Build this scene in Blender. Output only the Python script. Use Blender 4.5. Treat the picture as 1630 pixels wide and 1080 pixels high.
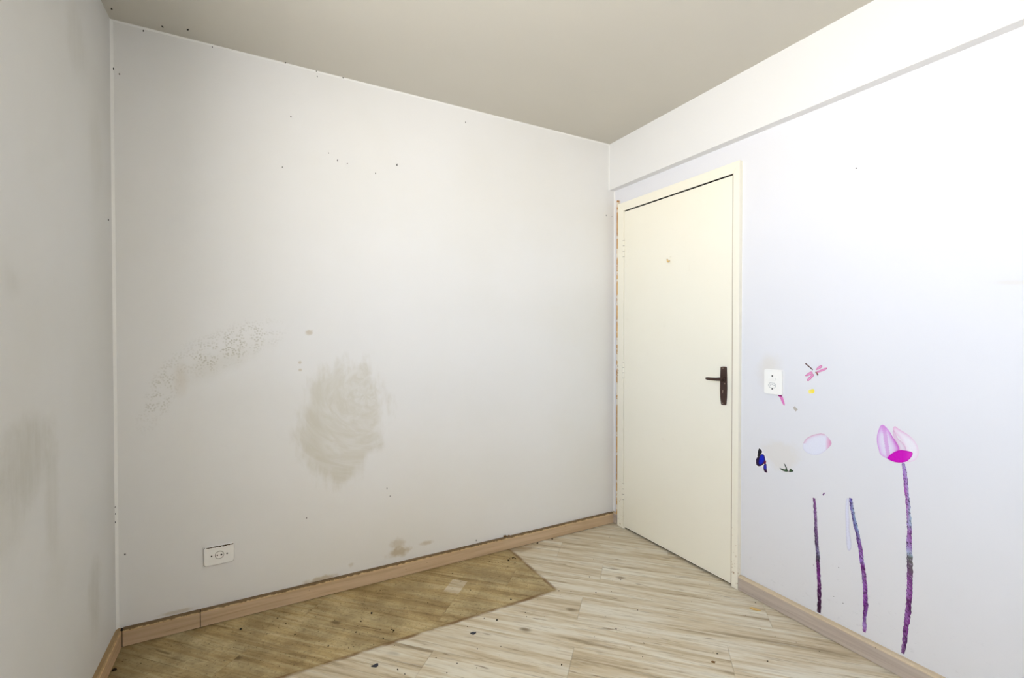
import bpy, bmesh, math, random
from mathutils import Vector, Matrix
from mathutils.geometry import delaunay_2d_cdt

for o in list(bpy.data.objects):
    bpy.data.objects.remove(o, do_unlink=True)
scene = bpy.context.scene
COL = scene.collection

# ------------------------------------------------------------------ camera
cam_data = bpy.data.cameras.new('camera')
cam_data.sensor_width = 36.0
cam_data.lens = 36.0 * 733.28 / 1630.0
cam_data.clip_start = 0.02
cam = bpy.data.objects.new('camera', cam_data)
COL.objects.link(cam)
cam.location = (0.5362, -2.4399, 1.2928)
YAW, PITCH, ROLL = -0.4969, -0.0114, -0.0004
cam.rotation_euler = (Matrix.Rotation(YAW, 4, 'Z') @ Matrix.Rotation(math.pi / 2 + PITCH, 4, 'X')
                      @ Matrix.Rotation(ROLL, 4, 'Z')).to_euler()
scene.camera = cam

# ------------------------------------------------------------------ daylight
# the window stands in the left wall, beside and behind the camera; an unseen slab is added outside to block its
# upper sky, so most light comes from the sunlit yard and the sky near the horizon
SKY_COLOR, SKY_STRENGTH = (0.68, 0.80, 1.0), 22.0
YARD_COLOR, YARD_STRENGTH = (1.0, 0.985, 0.96), 25.5
EXPOSURE = 0.0
WIN_Y0, WIN_Y1, WIN_Z0, WIN_Z1 = -2.60, -1.35, 1.15, 2.20
world = bpy.data.worlds.new('daylight')
scene.world = world
world.use_nodes = True
wn = world.node_tree
bg = wn.nodes['Background']
w_tc = wn.nodes.new('ShaderNodeTexCoord')
w_sp = wn.nodes.new('ShaderNodeSeparateXYZ')
w_mr = wn.nodes.new('ShaderNodeMapRange')
w_mr.inputs[1].default_value = -0.15
w_mr.inputs[2].default_value = 0.15
w_mx = wn.nodes.new('ShaderNodeMix')
w_mx.data_type = 'RGBA'
w_mx.inputs[6].default_value = (*[c * YARD_STRENGTH for c in YARD_COLOR], 1)
w_mx.inputs[7].default_value = (*[c * SKY_STRENGTH for c in SKY_COLOR], 1)
wn.links.new(w_tc.outputs['Generated'], w_sp.inputs[0])
wn.links.new(w_sp.outputs[2], w_mr.inputs[0])
wn.links.new(w_mr.outputs[0], w_mx.inputs[0])
wn.links.new(w_mx.outputs[2], bg.inputs['Color'])
bg.inputs['Strength'].default_value = 1.0
pl = bpy.data.lights.new('window_portal', 'AREA')
pl.shape = 'RECTANGLE'
pl.size = WIN_Z1 - WIN_Z0
pl.size_y = WIN_Y1 - WIN_Y0
pl.cycles.is_portal = True
po = bpy.data.objects.new('window_portal', pl)
COL.objects.link(po)
po.location = (-0.155, (WIN_Y0 + WIN_Y1) / 2, (WIN_Z0 + WIN_Z1) / 2)
po.rotation_euler = (0, -math.pi / 2, 0)

vs = scene.view_settings
vs.view_transform = 'Standard'
vs.look = 'None'
vs.exposure = EXPOSURE
vs.gamma = 1.0
vs.use_curve_mapping = False
scene.cycles.max_bounces = 12
scene.cycles.diffuse_bounces = 5
scene.cycles.adaptive_threshold = 0.02

# ------------------------------------------------------------------ measures (metres)
W, H = 2.656, 2.573            # back wall width, ceiling height
REAR = -3.25                   # rear wall
BEAM, BEAM_Z = 0.048, 2.265    # shallow beam on the right wall
BH, BT = 0.074, 0.020          # baseboard height and thickness
CAS = 0.023                    # door casing projection
CY0, CY1, CZ = -0.058, -0.954, 2.159
LY0, LY1, LZ = -0.1225, -0.9145, 2.095
LEAF_X = W - 0.021
T = 0.15                       # wall thickness

# outlines on the right wall as (y, z), points on the other surfaces, all in metres
PETAL_NEAR_DOOR = [(-1.5564, 0.9391), (-1.5487, 0.9344), (-1.5421, 0.9149), (-1.5365, 0.8887), (-1.5376, 0.8615), (-1.5436, 0.8399), (-1.5476, 0.8203), (-1.5696, 0.8096), (-1.5865, 0.8069), (-1.603, 0.8175), (-1.6118, 0.855), (-1.6026, 0.8751), (-1.5877, 0.8988), (-1.5764, 0.919), (-1.565, 0.9327)]
PETAL_MIDDLE = [(-1.5902, 0.9282), (-1.5876, 0.9099), (-1.5951, 0.8869), (-1.6063, 0.867), (-1.6119, 0.8461), (-1.6333, 0.8488), (-1.6278, 0.8716), (-1.617, 0.8847), (-1.6042, 0.8932), (-1.5968, 0.9117)]
PETAL_FAR = [(-1.592, 0.9419), (-1.5884, 0.9212), (-1.5986, 0.9098), (-1.6133, 0.895), (-1.6242, 0.8752), (-1.6315, 0.8506), (-1.6247, 0.8084), (-1.6424, 0.8139), (-1.6562, 0.8216), (-1.6664, 0.8413), (-1.6685, 0.8589), (-1.6644, 0.8795), (-1.6522, 0.9006), (-1.6346, 0.9167), (-1.6094, 0.9295)]
FLOWER_BASE = [(-1.5696, 0.81), (-1.5808, 0.8279), (-1.5955, 0.8424), (-1.6118, 0.8532), (-1.6315, 0.8545), (-1.6517, 0.8525), (-1.6483, 0.837), (-1.6388, 0.8195), (-1.6247, 0.8078), (-1.6031, 0.802), (-1.5865, 0.8035)]
STEM_TALL = [(-1.6211, 0.8061, 4.5), (-1.6272, 0.7721, 6.0), (-1.6319, 0.7095, 6.5), (-1.6381, 0.6524, 6.5), (-1.6411, 0.6016, 6.5), (-1.6421, 0.5489, 7.0), (-1.6426, 0.4866, 8.0), (-1.6437, 0.4623, 9.0), (-1.6455, 0.403, 9.0), (-1.6445, 0.327, 8.5), (-1.6419, 0.2524, 8.5), (-1.6347, 0.1915, 8.0), (-1.6313, 0.1336, 6.5), (-1.6258, 0.0838, 6.0)]
STEM_DARK = [(-1.305, 0.5728, 4.5), (-1.3084, 0.5339, 5), (-1.3115, 0.4892, 5.5), (-1.3137, 0.4286, 6), (-1.3167, 0.3747, 6), (-1.3214, 0.325, 6.5), (-1.3253, 0.2527, 6.5), (-1.3287, 0.2006, 6.5), (-1.3292, 0.1303, 6.5), (-1.3282, 0.0795, 6)]
STEM_BENT = [(-1.4465, 0.6174, 4.5), (-1.4532, 0.5686, 6), (-1.4633, 0.5206, 6.5), (-1.4727, 0.4779, 6.5), (-1.4803, 0.4349, 6), (-1.4866, 0.3954, 6.5), (-1.495, 0.3317, 6.5), (-1.5012, 0.2686, 7), (-1.503, 0.2036, 7.5), (-1.4998, 0.1588, 5), (-1.5007, 0.1197, 6.5), (-1.4996, 0.0926, 4.5)]
GHOST_STRIP = [(-1.4297, 0.612), (-1.4426, 0.6146), (-1.4404, 0.5634), (-1.4438, 0.5213), (-1.4422, 0.4919), (-1.4503, 0.4373), (-1.4517, 0.4177), (-1.4454, 0.3964), (-1.4338, 0.4017), (-1.4302, 0.4729), (-1.427, 0.5589)]
PURPLE_SCRAP = [(-1.338, 0.5967), (-1.3443, 0.6092), (-1.3491, 0.6083), (-1.3428, 0.5952)]
TORN_BLOOM = [(-1.2557, 0.7999), (-1.2666, 0.8236), (-1.2815, 0.8379), (-1.3029, 0.8519), (-1.3394, 0.8653), (-1.3599, 0.8506), (-1.3763, 0.8294), (-1.3652, 0.8093), (-1.3501, 0.7909), (-1.3323, 0.7731), (-1.3061, 0.7601), (-1.282, 0.7615), (-1.2629, 0.7686), (-1.255, 0.784)]
PEEL_AREA = [(-1.0686, 0.8486), (-1.1254, 0.8495), (-1.1856, 0.8426), (-1.2373, 0.8465), (-1.257, 0.8188), (-1.2601, 0.7651), (-1.238, 0.7456), (-1.2241, 0.6959), (-1.1807, 0.6998), (-1.1356, 0.6977), (-1.0887, 0.7048), (-1.0692, 0.7498)]
BUTTERFLY_OUTLINE = [(-1.0512, 0.7411), (-1.0461, 0.733), (-1.0415, 0.719), (-1.0379, 0.7023), (-1.0369, 0.6911), (-1.0316, 0.6808), (-1.0301, 0.6645), (-1.0329, 0.6512), (-1.0414, 0.6437), (-1.0601, 0.6481), (-1.0688, 0.6532), (-1.0684, 0.6423), (-1.0736, 0.6279), (-1.0828, 0.6225), (-1.096, 0.627), (-1.0919, 0.6386), (-1.0917, 0.66), (-1.0876, 0.6766), (-1.0885, 0.6886), (-1.0823, 0.7067), (-1.0741, 0.7205), (-1.0637, 0.7329)]
BUTTERFLY_FOREWING = [(-1.0506, 0.7374), (-1.0455, 0.7269), (-1.0426, 0.7113), (-1.0411, 0.6921), (-1.0474, 0.6906), (-1.0546, 0.6943), (-1.0587, 0.7091), (-1.0669, 0.7212), (-1.0627, 0.7293)]
BUTTERFLY_WING = [(-1.0587, 0.7095), (-1.0731, 0.712), (-1.0793, 0.702), (-1.0818, 0.687), (-1.0805, 0.6749), (-1.0728, 0.6647), (-1.0622, 0.6526), (-1.046, 0.6461), (-1.0361, 0.6516), (-1.0334, 0.6663), (-1.0359, 0.6838), (-1.0457, 0.6931), (-1.0536, 0.694)]
BUTTERFLY_BLUE = [(-1.0608, 0.7091), (-1.0721, 0.711), (-1.0775, 0.6996), (-1.0784, 0.6822), (-1.0703, 0.6674), (-1.059, 0.6557), (-1.0471, 0.6587), (-1.0499, 0.6832), (-1.0552, 0.6984)]
BUTTERFLY_RED = [(-1.0825, 0.6848), (-1.0861, 0.6841), (-1.0856, 0.6712), (-1.0748, 0.6646), (-1.072, 0.6672)]
BUTTERFLY_TAIL = [(-1.0748, 0.6646), (-1.0862, 0.6723), (-1.0887, 0.6573), (-1.0892, 0.6379), (-1.0934, 0.6279), (-1.0849, 0.6256), (-1.0757, 0.6304), (-1.0717, 0.6451)]
BUTTERFLY_TAIL_BLUE = [(-1.0769, 0.6612), (-1.0846, 0.668), (-1.0871, 0.655), (-1.0868, 0.6412), (-1.0797, 0.6393), (-1.0745, 0.6478)]
LEAF_SCRAP = [(-1.1704, 0.6932), (-1.1774, 0.6883), (-1.1831, 0.6784), (-1.1888, 0.663), (-1.1953, 0.661), (-1.198, 0.672), (-1.2026, 0.6754), (-1.2159, 0.6682), (-1.2101, 0.6626), (-1.199, 0.6586), (-1.1916, 0.6591), (-1.1804, 0.6552), (-1.1691, 0.656), (-1.1576, 0.6596), (-1.1503, 0.6657), (-1.1633, 0.6649), (-1.1785, 0.665), (-1.1799, 0.6729), (-1.175, 0.683)]
DRAGON_TAIL = [(-1.2622, 1.159), (-1.2658, 1.1626), (-1.2967, 1.1363), (-1.2941, 1.1322)]
DRAGON_WING_A = [(-1.3076, 1.1351), (-1.3115, 1.1424), (-1.3193, 1.1512), (-1.3297, 1.1568), (-1.3343, 1.1543), (-1.3323, 1.1465), (-1.322, 1.1389), (-1.3115, 1.134)]
DRAGON_WING_B = [(-1.3064, 1.1225), (-1.3142, 1.13), (-1.3298, 1.138), (-1.3452, 1.1459), (-1.3533, 1.1473), (-1.3523, 1.1409), (-1.3427, 1.134), (-1.3247, 1.1261), (-1.309, 1.1204)]
DRAGON_WING_C = [(-1.2904, 1.1275), (-1.2796, 1.1219), (-1.2675, 1.1111), (-1.262, 1.1055), (-1.2675, 1.1031), (-1.2797, 1.1078), (-1.2931, 1.1145), (-1.2963, 1.1203)]
DRAGON_WING_D = [(-1.2963, 1.1175), (-1.3017, 1.1115), (-1.2932, 1.099), (-1.2799, 1.0838), (-1.2731, 1.0826), (-1.2703, 1.0872), (-1.2798, 1.1007), (-1.2905, 1.1115)]
DRAGON_BODY = [(-1.305, 1.1257), (-1.3103, 1.1269), (-1.3169, 1.1191), (-1.3188, 1.1145), (-1.3156, 1.1098), (-1.313, 1.1118), (-1.3122, 1.1173), (-1.3064, 1.1219)]
YELLOW_SCRAP = [(-1.2769, 1.0425), (-1.2882, 1.0479), (-1.3021, 1.0508), (-1.3032, 1.0341), (-1.291, 1.0299), (-1.2797, 1.0272)]
PINK_SCRAP = [(-1.1382, 1.005), (-1.1488, 1.0078), (-1.1624, 1.0049), (-1.1751, 0.9635), (-1.1701, 0.9599), (-1.1626, 0.9678), (-1.1489, 0.9973)]
GREY_SCRAP = [(-1.2105, 0.9552), (-1.2181, 0.9636), (-1.2324, 0.9502), (-1.2231, 0.9402)]
BACK_SPECKS = [(0.1068, 2.5606), (0.3493, 2.5639), (0.6625, 2.3273), (0.8292, 2.1856), (0.8712, 2.1571), (0.9169, 2.1489), (0.6242, 2.0813), (1.0564, 2.1237), (1.1675, 2.1856), (0.0092, 2.3756), (0.0275, 2.3593), (1.5593, 2.495), (1.1683, 2.1887), (2.5838, 2.0929), (2.633, 2.0904), (0.721, 0.3959), (0.0299, 0.3765), (1.1095, 0.4776), (1.1259, 0.435), (1.6221, 0.091), (0.8198, 2.5771), (0.7796, 2.5481)]
CEIL_SPECKS = [(0.0232, -0.0834), (0.1793, -0.0492), (0.2689, -0.0756), (0.6404, -0.0077), (0.776, 0.0042), (0.899, 0.0091)]
LEFT_SPECKS = [(-0.0589, 1.7473), (0.0148, 0.5814), (0.0045, 0.5536), (0.0125, 0.5194)]
RIGHT_SPECKS = [(-1.4576, 1.9631), (-1.4219, 0.1692), (-1.3043, 0.2775), (-1.4043, 0.3113), (-1.3858, 0.18)]
GRIT = [(0.5895, -0.1063), (0.6223, -0.1714), (0.5086, -0.2855), (0.547, -0.2068), (0.552, -0.1516), (0.0447, -0.1248), (0.111, -0.1717), (1.031, -0.0959), (1.0503, -0.0993), (1.1356, -0.08), (1.228, -0.3159), (1.1162, -0.3049), (1.1246, -0.3043), (0.8165, -0.2465), (0.7782, -0.1521), (0.918, -0.3111), (0.9, -0.3367), (0.8424, -0.3388), (0.8852, -0.3798), (0.9811, -0.4115), (1.0271, -0.4347), (0.9798, -0.4783), (0.6206, -0.1702), (0.6522, -0.2706), (0.9863, -0.6863), (1.0039, -0.7233), (1.1473, -0.7923), (1.1375, -0.6945), (0.7389, -0.3683), (0.7694, -0.4174), (1.4309, -0.1194), (1.6443, -0.055), (1.6618, -0.095), (1.5476, -0.234), (1.722, -0.1427), (1.7791, -0.1812), (1.7255, -0.1988), (1.7212, -0.3244), (1.4499, -0.3145), (1.8382, -0.5313), (1.8887, -0.5647), (1.9915, -0.6323), (2.0668, -0.6614), (2.0556, -0.4995), (2.1815, -0.6006), (2.3376, -0.2403), (2.1972, -0.3555), (1.5998, -0.6068), (1.4137, -0.5569), (1.3996, -0.5051), (1.4294, -0.1191), (2.4674, -0.1784), (1.5174, -0.009), (1.5887, -0.6364), (1.4583, -0.5964), (1.3243, -0.5739), (1.3953, -0.7576), (1.2576, -0.8227), (1.3037, -0.7253), (1.5557, -0.9656), (1.8891, -0.8987), (1.1463, -0.792), (1.2001, -0.7631), (1.4137, -0.5569), (2.1912, -0.8111), (2.3461, -0.9149), (2.0694, -0.8406), (2.6098, -1.0658), (2.442, -1.199), (2.4509, -1.2607), (2.1426, -1.2135), (1.8567, -1.0201), (2.2792, -1.3369), (1.8657, -1.0828), (1.9278, -1.0258)]
P_BUG_A = (0.9145, -0.624)
P_BUG_B = (1.3271, -0.6284)
P_CHIP = (2.5576, -1.099)
P_CHIP_BROWN = (2.0874, -1.2376)
P_CRUMB_A = (0.4459, -0.1186)
P_CRUMB_B = (0.9722, -0.2763)
P_CLUMP = (1.7863, -0.1334)
P_PLUG_A = (2.0157, -0.0384)
P_PLUG_B = (2.1289, -0.0311)
P_CRUMB_C = (1.0304, -0.4482)
P_CRUMB_D = (1.4583, -0.5959)
P_WHITE = (2.6312, -0.1297)
P_CORNER = (0.0222, -0.1698)
P_CRUMB_E = (1.5909, -0.4841)
P_GREY_A = (1.6621, -0.6884)
P_GREY_B = (1.5059, -0.8141)
P_GREY_C = (2.5225, -1.2964)
P_STICK = (2.4404, -0.5136)
KNOTS = [(1.6621, -0.6884), (1.5059, -0.8141), (1.7642, -0.95), (1.7226, -1.0237), (1.6027, -0.8968), (2.3401, -1.3827), (2.2835, -0.7637), (2.2134, -0.4308), (1.3301, -0.8574), (1.7576, -0.7662), (1.6661, -0.2922), (2.2834, -0.2544), (2.3786, -1.0564), (2.157, -0.3678)]

# ------------------------------------------------------------------ node helpers
def lin(c):
    return tuple(((v / 255.0) / 12.92 if v / 255.0 <= 0.04045 else ((v / 255.0 + 0.055) / 1.055) ** 2.4) for v in c)

class NB:
    """small builder for a procedural material"""
    def __init__(self, name, rough=0.6, spec=0.3):
        self.m = bpy.data.materials.new(name)
        self.m.use_nodes = True
        self.nt = self.m.node_tree
        self.bsdf = self.nt.nodes['Principled BSDF']
        self.bsdf.inputs['Roughness'].default_value = rough
        self.bsdf.inputs['Specular IOR Level'].default_value = spec
        self.tc = self.nt.nodes.new('ShaderNodeTexCoord')
        sp = self.nt.nodes.new('ShaderNodeSeparateXYZ')
        self.nt.links.new(self.tc.outputs['Object'], sp.inputs[0])
        self.x, self.y, self.z = sp.outputs
        self.vec = self.tc.outputs['Object']

    def put(self, sock, v):
        if v is None:
            return
        if hasattr(v, 'is_linked'):
            self.nt.links.new(v, sock)
        elif isinstance(v, (tuple, list)) and len(v) == 3 and sock.type == 'RGBA':
            sock.default_value = (*v, 1)
        else:
            sock.default_value = v

    def math(self, op, a, b=None, c=None, clamp=False):
        n = self.nt.nodes.new('ShaderNodeMath')
        n.operation = op
        n.use_clamp = clamp
        for i, v in enumerate((a, b, c)):
            self.put(n.inputs[i], v)
        return n.outputs[0]

    def remap(self, v, a, b, c=0.0, d=1.0, smooth=True):
        n = self.nt.nodes.new('ShaderNodeMapRange')
        n.interpolation_type = 'SMOOTHSTEP' if smooth else 'LINEAR'
        for i, q in enumerate((v, a, b, c, d)):
            self.put(n.inputs[i], q)
        return n.outputs[0]

    def combine(self, x, y, z):
        n = self.nt.nodes.new('ShaderNodeCombineXYZ')
        for i, v in enumerate((x, y, z)):
            self.put(n.inputs[i], v)
        return n.outputs[0]

    def noise(self, vec=None, scale=5.0, detail=3.0, rough=0.5, dist=0.0):
        n = self.nt.nodes.new('ShaderNodeTexNoise')
        self.put(n.inputs['Vector'], vec if vec is not None else self.vec)
        n.inputs['Scale'].default_value = scale
        n.inputs['Detail'].default_value = detail
        n.inputs['Roughness'].default_value = rough
        n.inputs['Distortion'].default_value = dist
        return n.outputs[0]

    def voronoi(self, vec, scale, dim='2D'):
        n = self.nt.nodes.new('ShaderNodeTexVoronoi')
        n.voronoi_dimensions = dim
        self.put(n.inputs['Vector'], vec)
        n.inputs['Scale'].default_value = scale
        return n.outputs['Distance']

    def white(self, vec):
        n = self.nt.nodes.new('ShaderNodeTexWhiteNoise')
        n.noise_dimensions = '3D'
        self.put(n.inputs['Vector'], vec)
        return n.outputs['Value']

    def mix(self, fac, a, b, mode='MIX'):
        n = self.nt.nodes.new('ShaderNodeMix')
        n.data_type = 'RGBA'
        n.blend_type = mode
        self.put(n.inputs[0], fac)
        self.put(n.inputs[6], a)
        self.put(n.inputs[7], b)
        return n.outputs[2]

    def ellipse(self, u, v, cu, cv, ru, rv, rot=0.0, soft=0.5, wob=None, amp=0.0):
        du = self.math('SUBTRACT', u, cu)
        dv = self.math('SUBTRACT', v, cv)
        c, s = math.cos(rot), math.sin(rot)
        a = self.math('ADD', self.math('MULTIPLY', du, c / ru), self.math('MULTIPLY', dv, s / ru))
        b = self.math('ADD', self.math('MULTIPLY', du, -s / rv), self.math('MULTIPLY', dv, c / rv))
        r = self.math('SQRT', self.math('ADD', self.math('MULTIPLY', a, a), self.math('MULTIPLY', b, b)))
        if wob is not None:
            r = self.math('ADD', r, self.math('MULTIPLY', self.math('SUBTRACT', wob, 0.5), amp))
        return self.remap(r, 1.0, 1.0 - soft, 0.0, 1.0)

    def stain(self, color, mask, strength, tint):
        return self.mix(self.math('MULTIPLY', mask, strength, clamp=True), color, tint)

    def bump(self, h, strength=0.2, dist=0.002):
        n = self.nt.nodes.new('ShaderNodeBump')
        n.inputs['Strength'].default_value = strength
        n.inputs['Distance'].default_value = dist
        self.put(n.inputs['Height'], h)
        self.nt.links.new(n.outputs[0], self.bsdf.inputs['Normal'])

    def done(self, color):
        self.put(self.bsdf.inputs['Base Color'], color)
        return self.m

def plain(name, rgb, rough=0.5, spec=0.3, vary=0.06, scale=40.0):
    b = NB(name, rough, spec)
    n = b.noise(scale=scale, detail=3)
    dark = tuple(v * (1 - vary) for v in rgb)
    return b.done(b.mix(n, dark, rgb))

WALL = (0.83, 0.825, 0.815)      # white emulsion
WALL_L = (0.70, 0.70, 0.69)       # left wall white greyed, its dimmer light put into the paint
WALL_R = (0.768, 0.772, 0.812)     # the right wall has a faint lavender white
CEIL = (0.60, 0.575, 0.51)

def mat_wall_back():
    b = NB('paint_wall_back', 0.55, 0.25)
    u, v = b.x, b.z
    col = b.mix(b.remap(b.noise(scale=1.3, detail=4), 0.35, 0.7), WALL, tuple(a * k for a, k in zip(WALL, (0.97, 0.965, 0.945))))
    wob = b.noise(scale=7, detail=5, rough=0.6)
    wob2 = b.noise(scale=22, detail=4, rough=0.6)
    tint = (0.56, 0.52, 0.40)
    # rubbed patch: wiped strokes that curl round at the lower left
    pu, pv = b.math('SUBTRACT', u, 1.00), b.math('SUBTRACT', v, 0.98)
    pr = b.math('SQRT', b.math('ADD', b.math('MULTIPLY', pu, pu), b.math('MULTIPLY', pv, pv)))
    pa = b.math('ARCTAN2', pv, b.math('SUBTRACT', 0.0, pu))
    sw = b.noise(b.combine(b.math('MULTIPLY', pr, 24.0), b.math('MULTIPLY', pa, 1.4), 0.0), 1.0, 4, 0.62, 0.9)
    rag = b.noise(b.combine(b.math('MULTIPLY', u, 3.0), 0.0, v), 4.5, 4, 0.6)
    m = b.ellipse(u, v, 0.895, 0.85, 0.235, 0.35, -0.10, 0.34, rag, 1.15)
    cut = b.math('MULTIPLY', b.remap(u, 0.985, 1.02), b.remap(v, 0.70, 0.66))
    m = b.math('MULTIPLY', m, b.math('SUBTRACT', 1.0, cut))
    col = b.stain(col, b.math('MULTIPLY', m, b.remap(sw, 0.30, 0.70, 0.42, 1.0)), 0.50, tint)
    # heavier stroke along the lower left rim
    ro = b.ellipse(u, v, 0.905, 0.845, 0.205, 0.325, -0.12, 0.20, wob, 0.4)
    ri = b.ellipse(u, v, 0.935, 0.870, 0.175, 0.290, -0.12, 0.30, wob, 0.4)
    ring_ = b.math('MULTIPLY', b.math('SUBTRACT', ro, ri, clamp=True), b.remap(b.math('ADD', u, b.math('MULTIPLY', v, 0.8)), 1.58, 1.36))
    ring_ = b.math('MULTIPLY', ring_, b.math('SUBTRACT', 1.0, cut))
    col = b.stain(col, ring_, 0.22, tint)
    # speckled mould in a diagonal band
    band = b.ellipse(u, v, 0.40, 1.235, 0.30, 0.105, 0.43, 0.75, wob, 0.8)
    band2 = b.ellipse(u, v, 0.155, 1.04, 0.065, 0.22, -0.35, 0.8, wob, 0.8)
    bands = b.math('MAXIMUM', band, b.math('MULTIPLY', band2, 0.7))
    vor = b.voronoi(b.combine(u, v, 0.0), 95.0)
    dots = b.math('MULTIPLY', b.remap(vor, 0.46, 0.22), b.remap(b.noise(scale=26, detail=2), 0.40, 0.58))
    col = b.stain(col, b.math('MULTIPLY', dots, bands), 0.55, (0.42, 0.40, 0.31))
    soft = b.ellipse(u, v, 0.37, 1.17, 0.27, 0.085, 0.40, 0.95, wob, 1.1)
    col = b.stain(col, soft, 0.20, tint)
    streak = b.ellipse(u, v, 0.225, 1.10, 0.035, 0.10, 0.0, 0.9, wob, 0.8)
    col = b.stain(col, streak, 0.22, (0.60, 0.50, 0.38))
    for cu, cv, ru, rv, k in ((0.737, 1.298, 0.026, 0.018, 0.55), (0.695, 1.155, 0.011, 0.012, 0.5), (0.697, 1.118, 0.010, 0.009, 0.5),
                              (1.175, 0.125, 0.085, 0.033, 0.75), (1.165, 0.175, 0.05, 0.035, 0.45), (1.325, 0.142, 0.05, 0.016, 0.5),
                              (0.79, 0.078, 0.10, 0.022, 0.7), (0.93, 0.118, 0.02, 0.016, 0.35), (0.20, 0.085, 0.09, 0.012, 0.5)):
        col = b.stain(col, b.ellipse(u, v, cu, cv, ru, rv, 0.0, 0.7, wob2, 1.5), k, (0.50, 0.41, 0.27))
    # scuffs
    sc = b.noise(b.combine(b.math('MULTIPLY', u, 9.0), 0.0, b.math('MULTIPLY', v, 3.0)), 6.0, 5, 0.7)
    col = b.stain(col, b.remap(sc, 0.70, 0.80), 0.10, (0.55, 0.52, 0.45))
    return b.done(col)

def mat_wall_left():
    b = NB('paint_wall_left', 0.55, 0.25)
    u, v = b.y, b.z
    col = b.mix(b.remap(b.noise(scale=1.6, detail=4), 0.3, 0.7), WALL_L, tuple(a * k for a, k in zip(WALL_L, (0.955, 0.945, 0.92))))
    wob = b.noise(scale=6, detail=6, rough=0.65)
    streak = b.noise(b.combine(0.0, b.math('MULTIPLY', u, 40.0), b.math('MULTIPLY', v, 5.0)), 1.0, 5, 0.65)
    grime = (0.42, 0.40, 0.33)
    for cu, cv, ru, rv, k in ((-0.80, 0.96, 0.24, 0.15, 0.46), (-0.92, 0.83, 0.16, 0.13, 0.26), (-0.64, 0.84, 0.07, 0.26, 0.26),
                              (-0.27, 0.33, 0.10, 0.20, 0.34), (-0.62, 0.62, 0.12, 0.18, 0.12), (-0.40, 2.27, 0.13, 0.16, 0.24), (-0.87, 1.42, 0.07, 0.06, 0.22),
                              (-0.20, 1.95, 0.10, 0.30, 0.14)):
        m = b.ellipse(u, v, cu, cv, ru, rv, 0.0, 0.75, wob, 1.3)
        m = b.math('MULTIPLY', m, b.remap(streak, 0.2, 0.7, 0.55, 1.0))
        col = b.stain(col, m, k, grime)
    col = b.stain(col, b.remap(streak, 0.66, 0.8), 0.10, grime)
    return b.done(col)

def mat_wall_right():
    b = NB('paint_wall_right', 0.55, 0.25)
    u, v = b.y, b.z
    col = b.mix(b.remap(b.noise(scale=1.5, detail=4), 0.35, 0.7), WALL_R, tuple(a * 0.985 for a in WALL_R))
    wob = b.noise(scale=9, detail=5, rough=0.6)
    yel = (0.70, 0.62, 0.47)
    col = b.stain(col, b.ellipse(u, v, -1.10, 1.10, 0.085, 0.12, 0.0, 0.8, wob, 1.0), 0.35, yel)
    # torn paper beside the butterfly
    col = b.stain(col, b.ellipse(u, v, -1.155, 0.735, 0.10, 0.085, -0.25, 0.45, wob, 1.6), 0.24, yel)
    col = b.stain(col, b.ellipse(u, v, -1.90, 1.458, 0.06, 0.012, 0.1, 0.7, wob, 0.8), 0.22, yel)
    # grey scuffs near the baseboard
    sc = b.noise(b.combine(0.0, b.math('MULTIPLY', u, 7.0), b.math('MULTIPLY', v, 12.0)), 4.0, 6, 0.7)
    low = b.remap(v, 0.45, 0.05)
    col = b.stain(col, b.math('MULTIPLY', b.remap(sc, 0.58, 0.72), low), 0.28, (0.36, 0.36, 0.40))
    return b.done(col)

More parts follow.
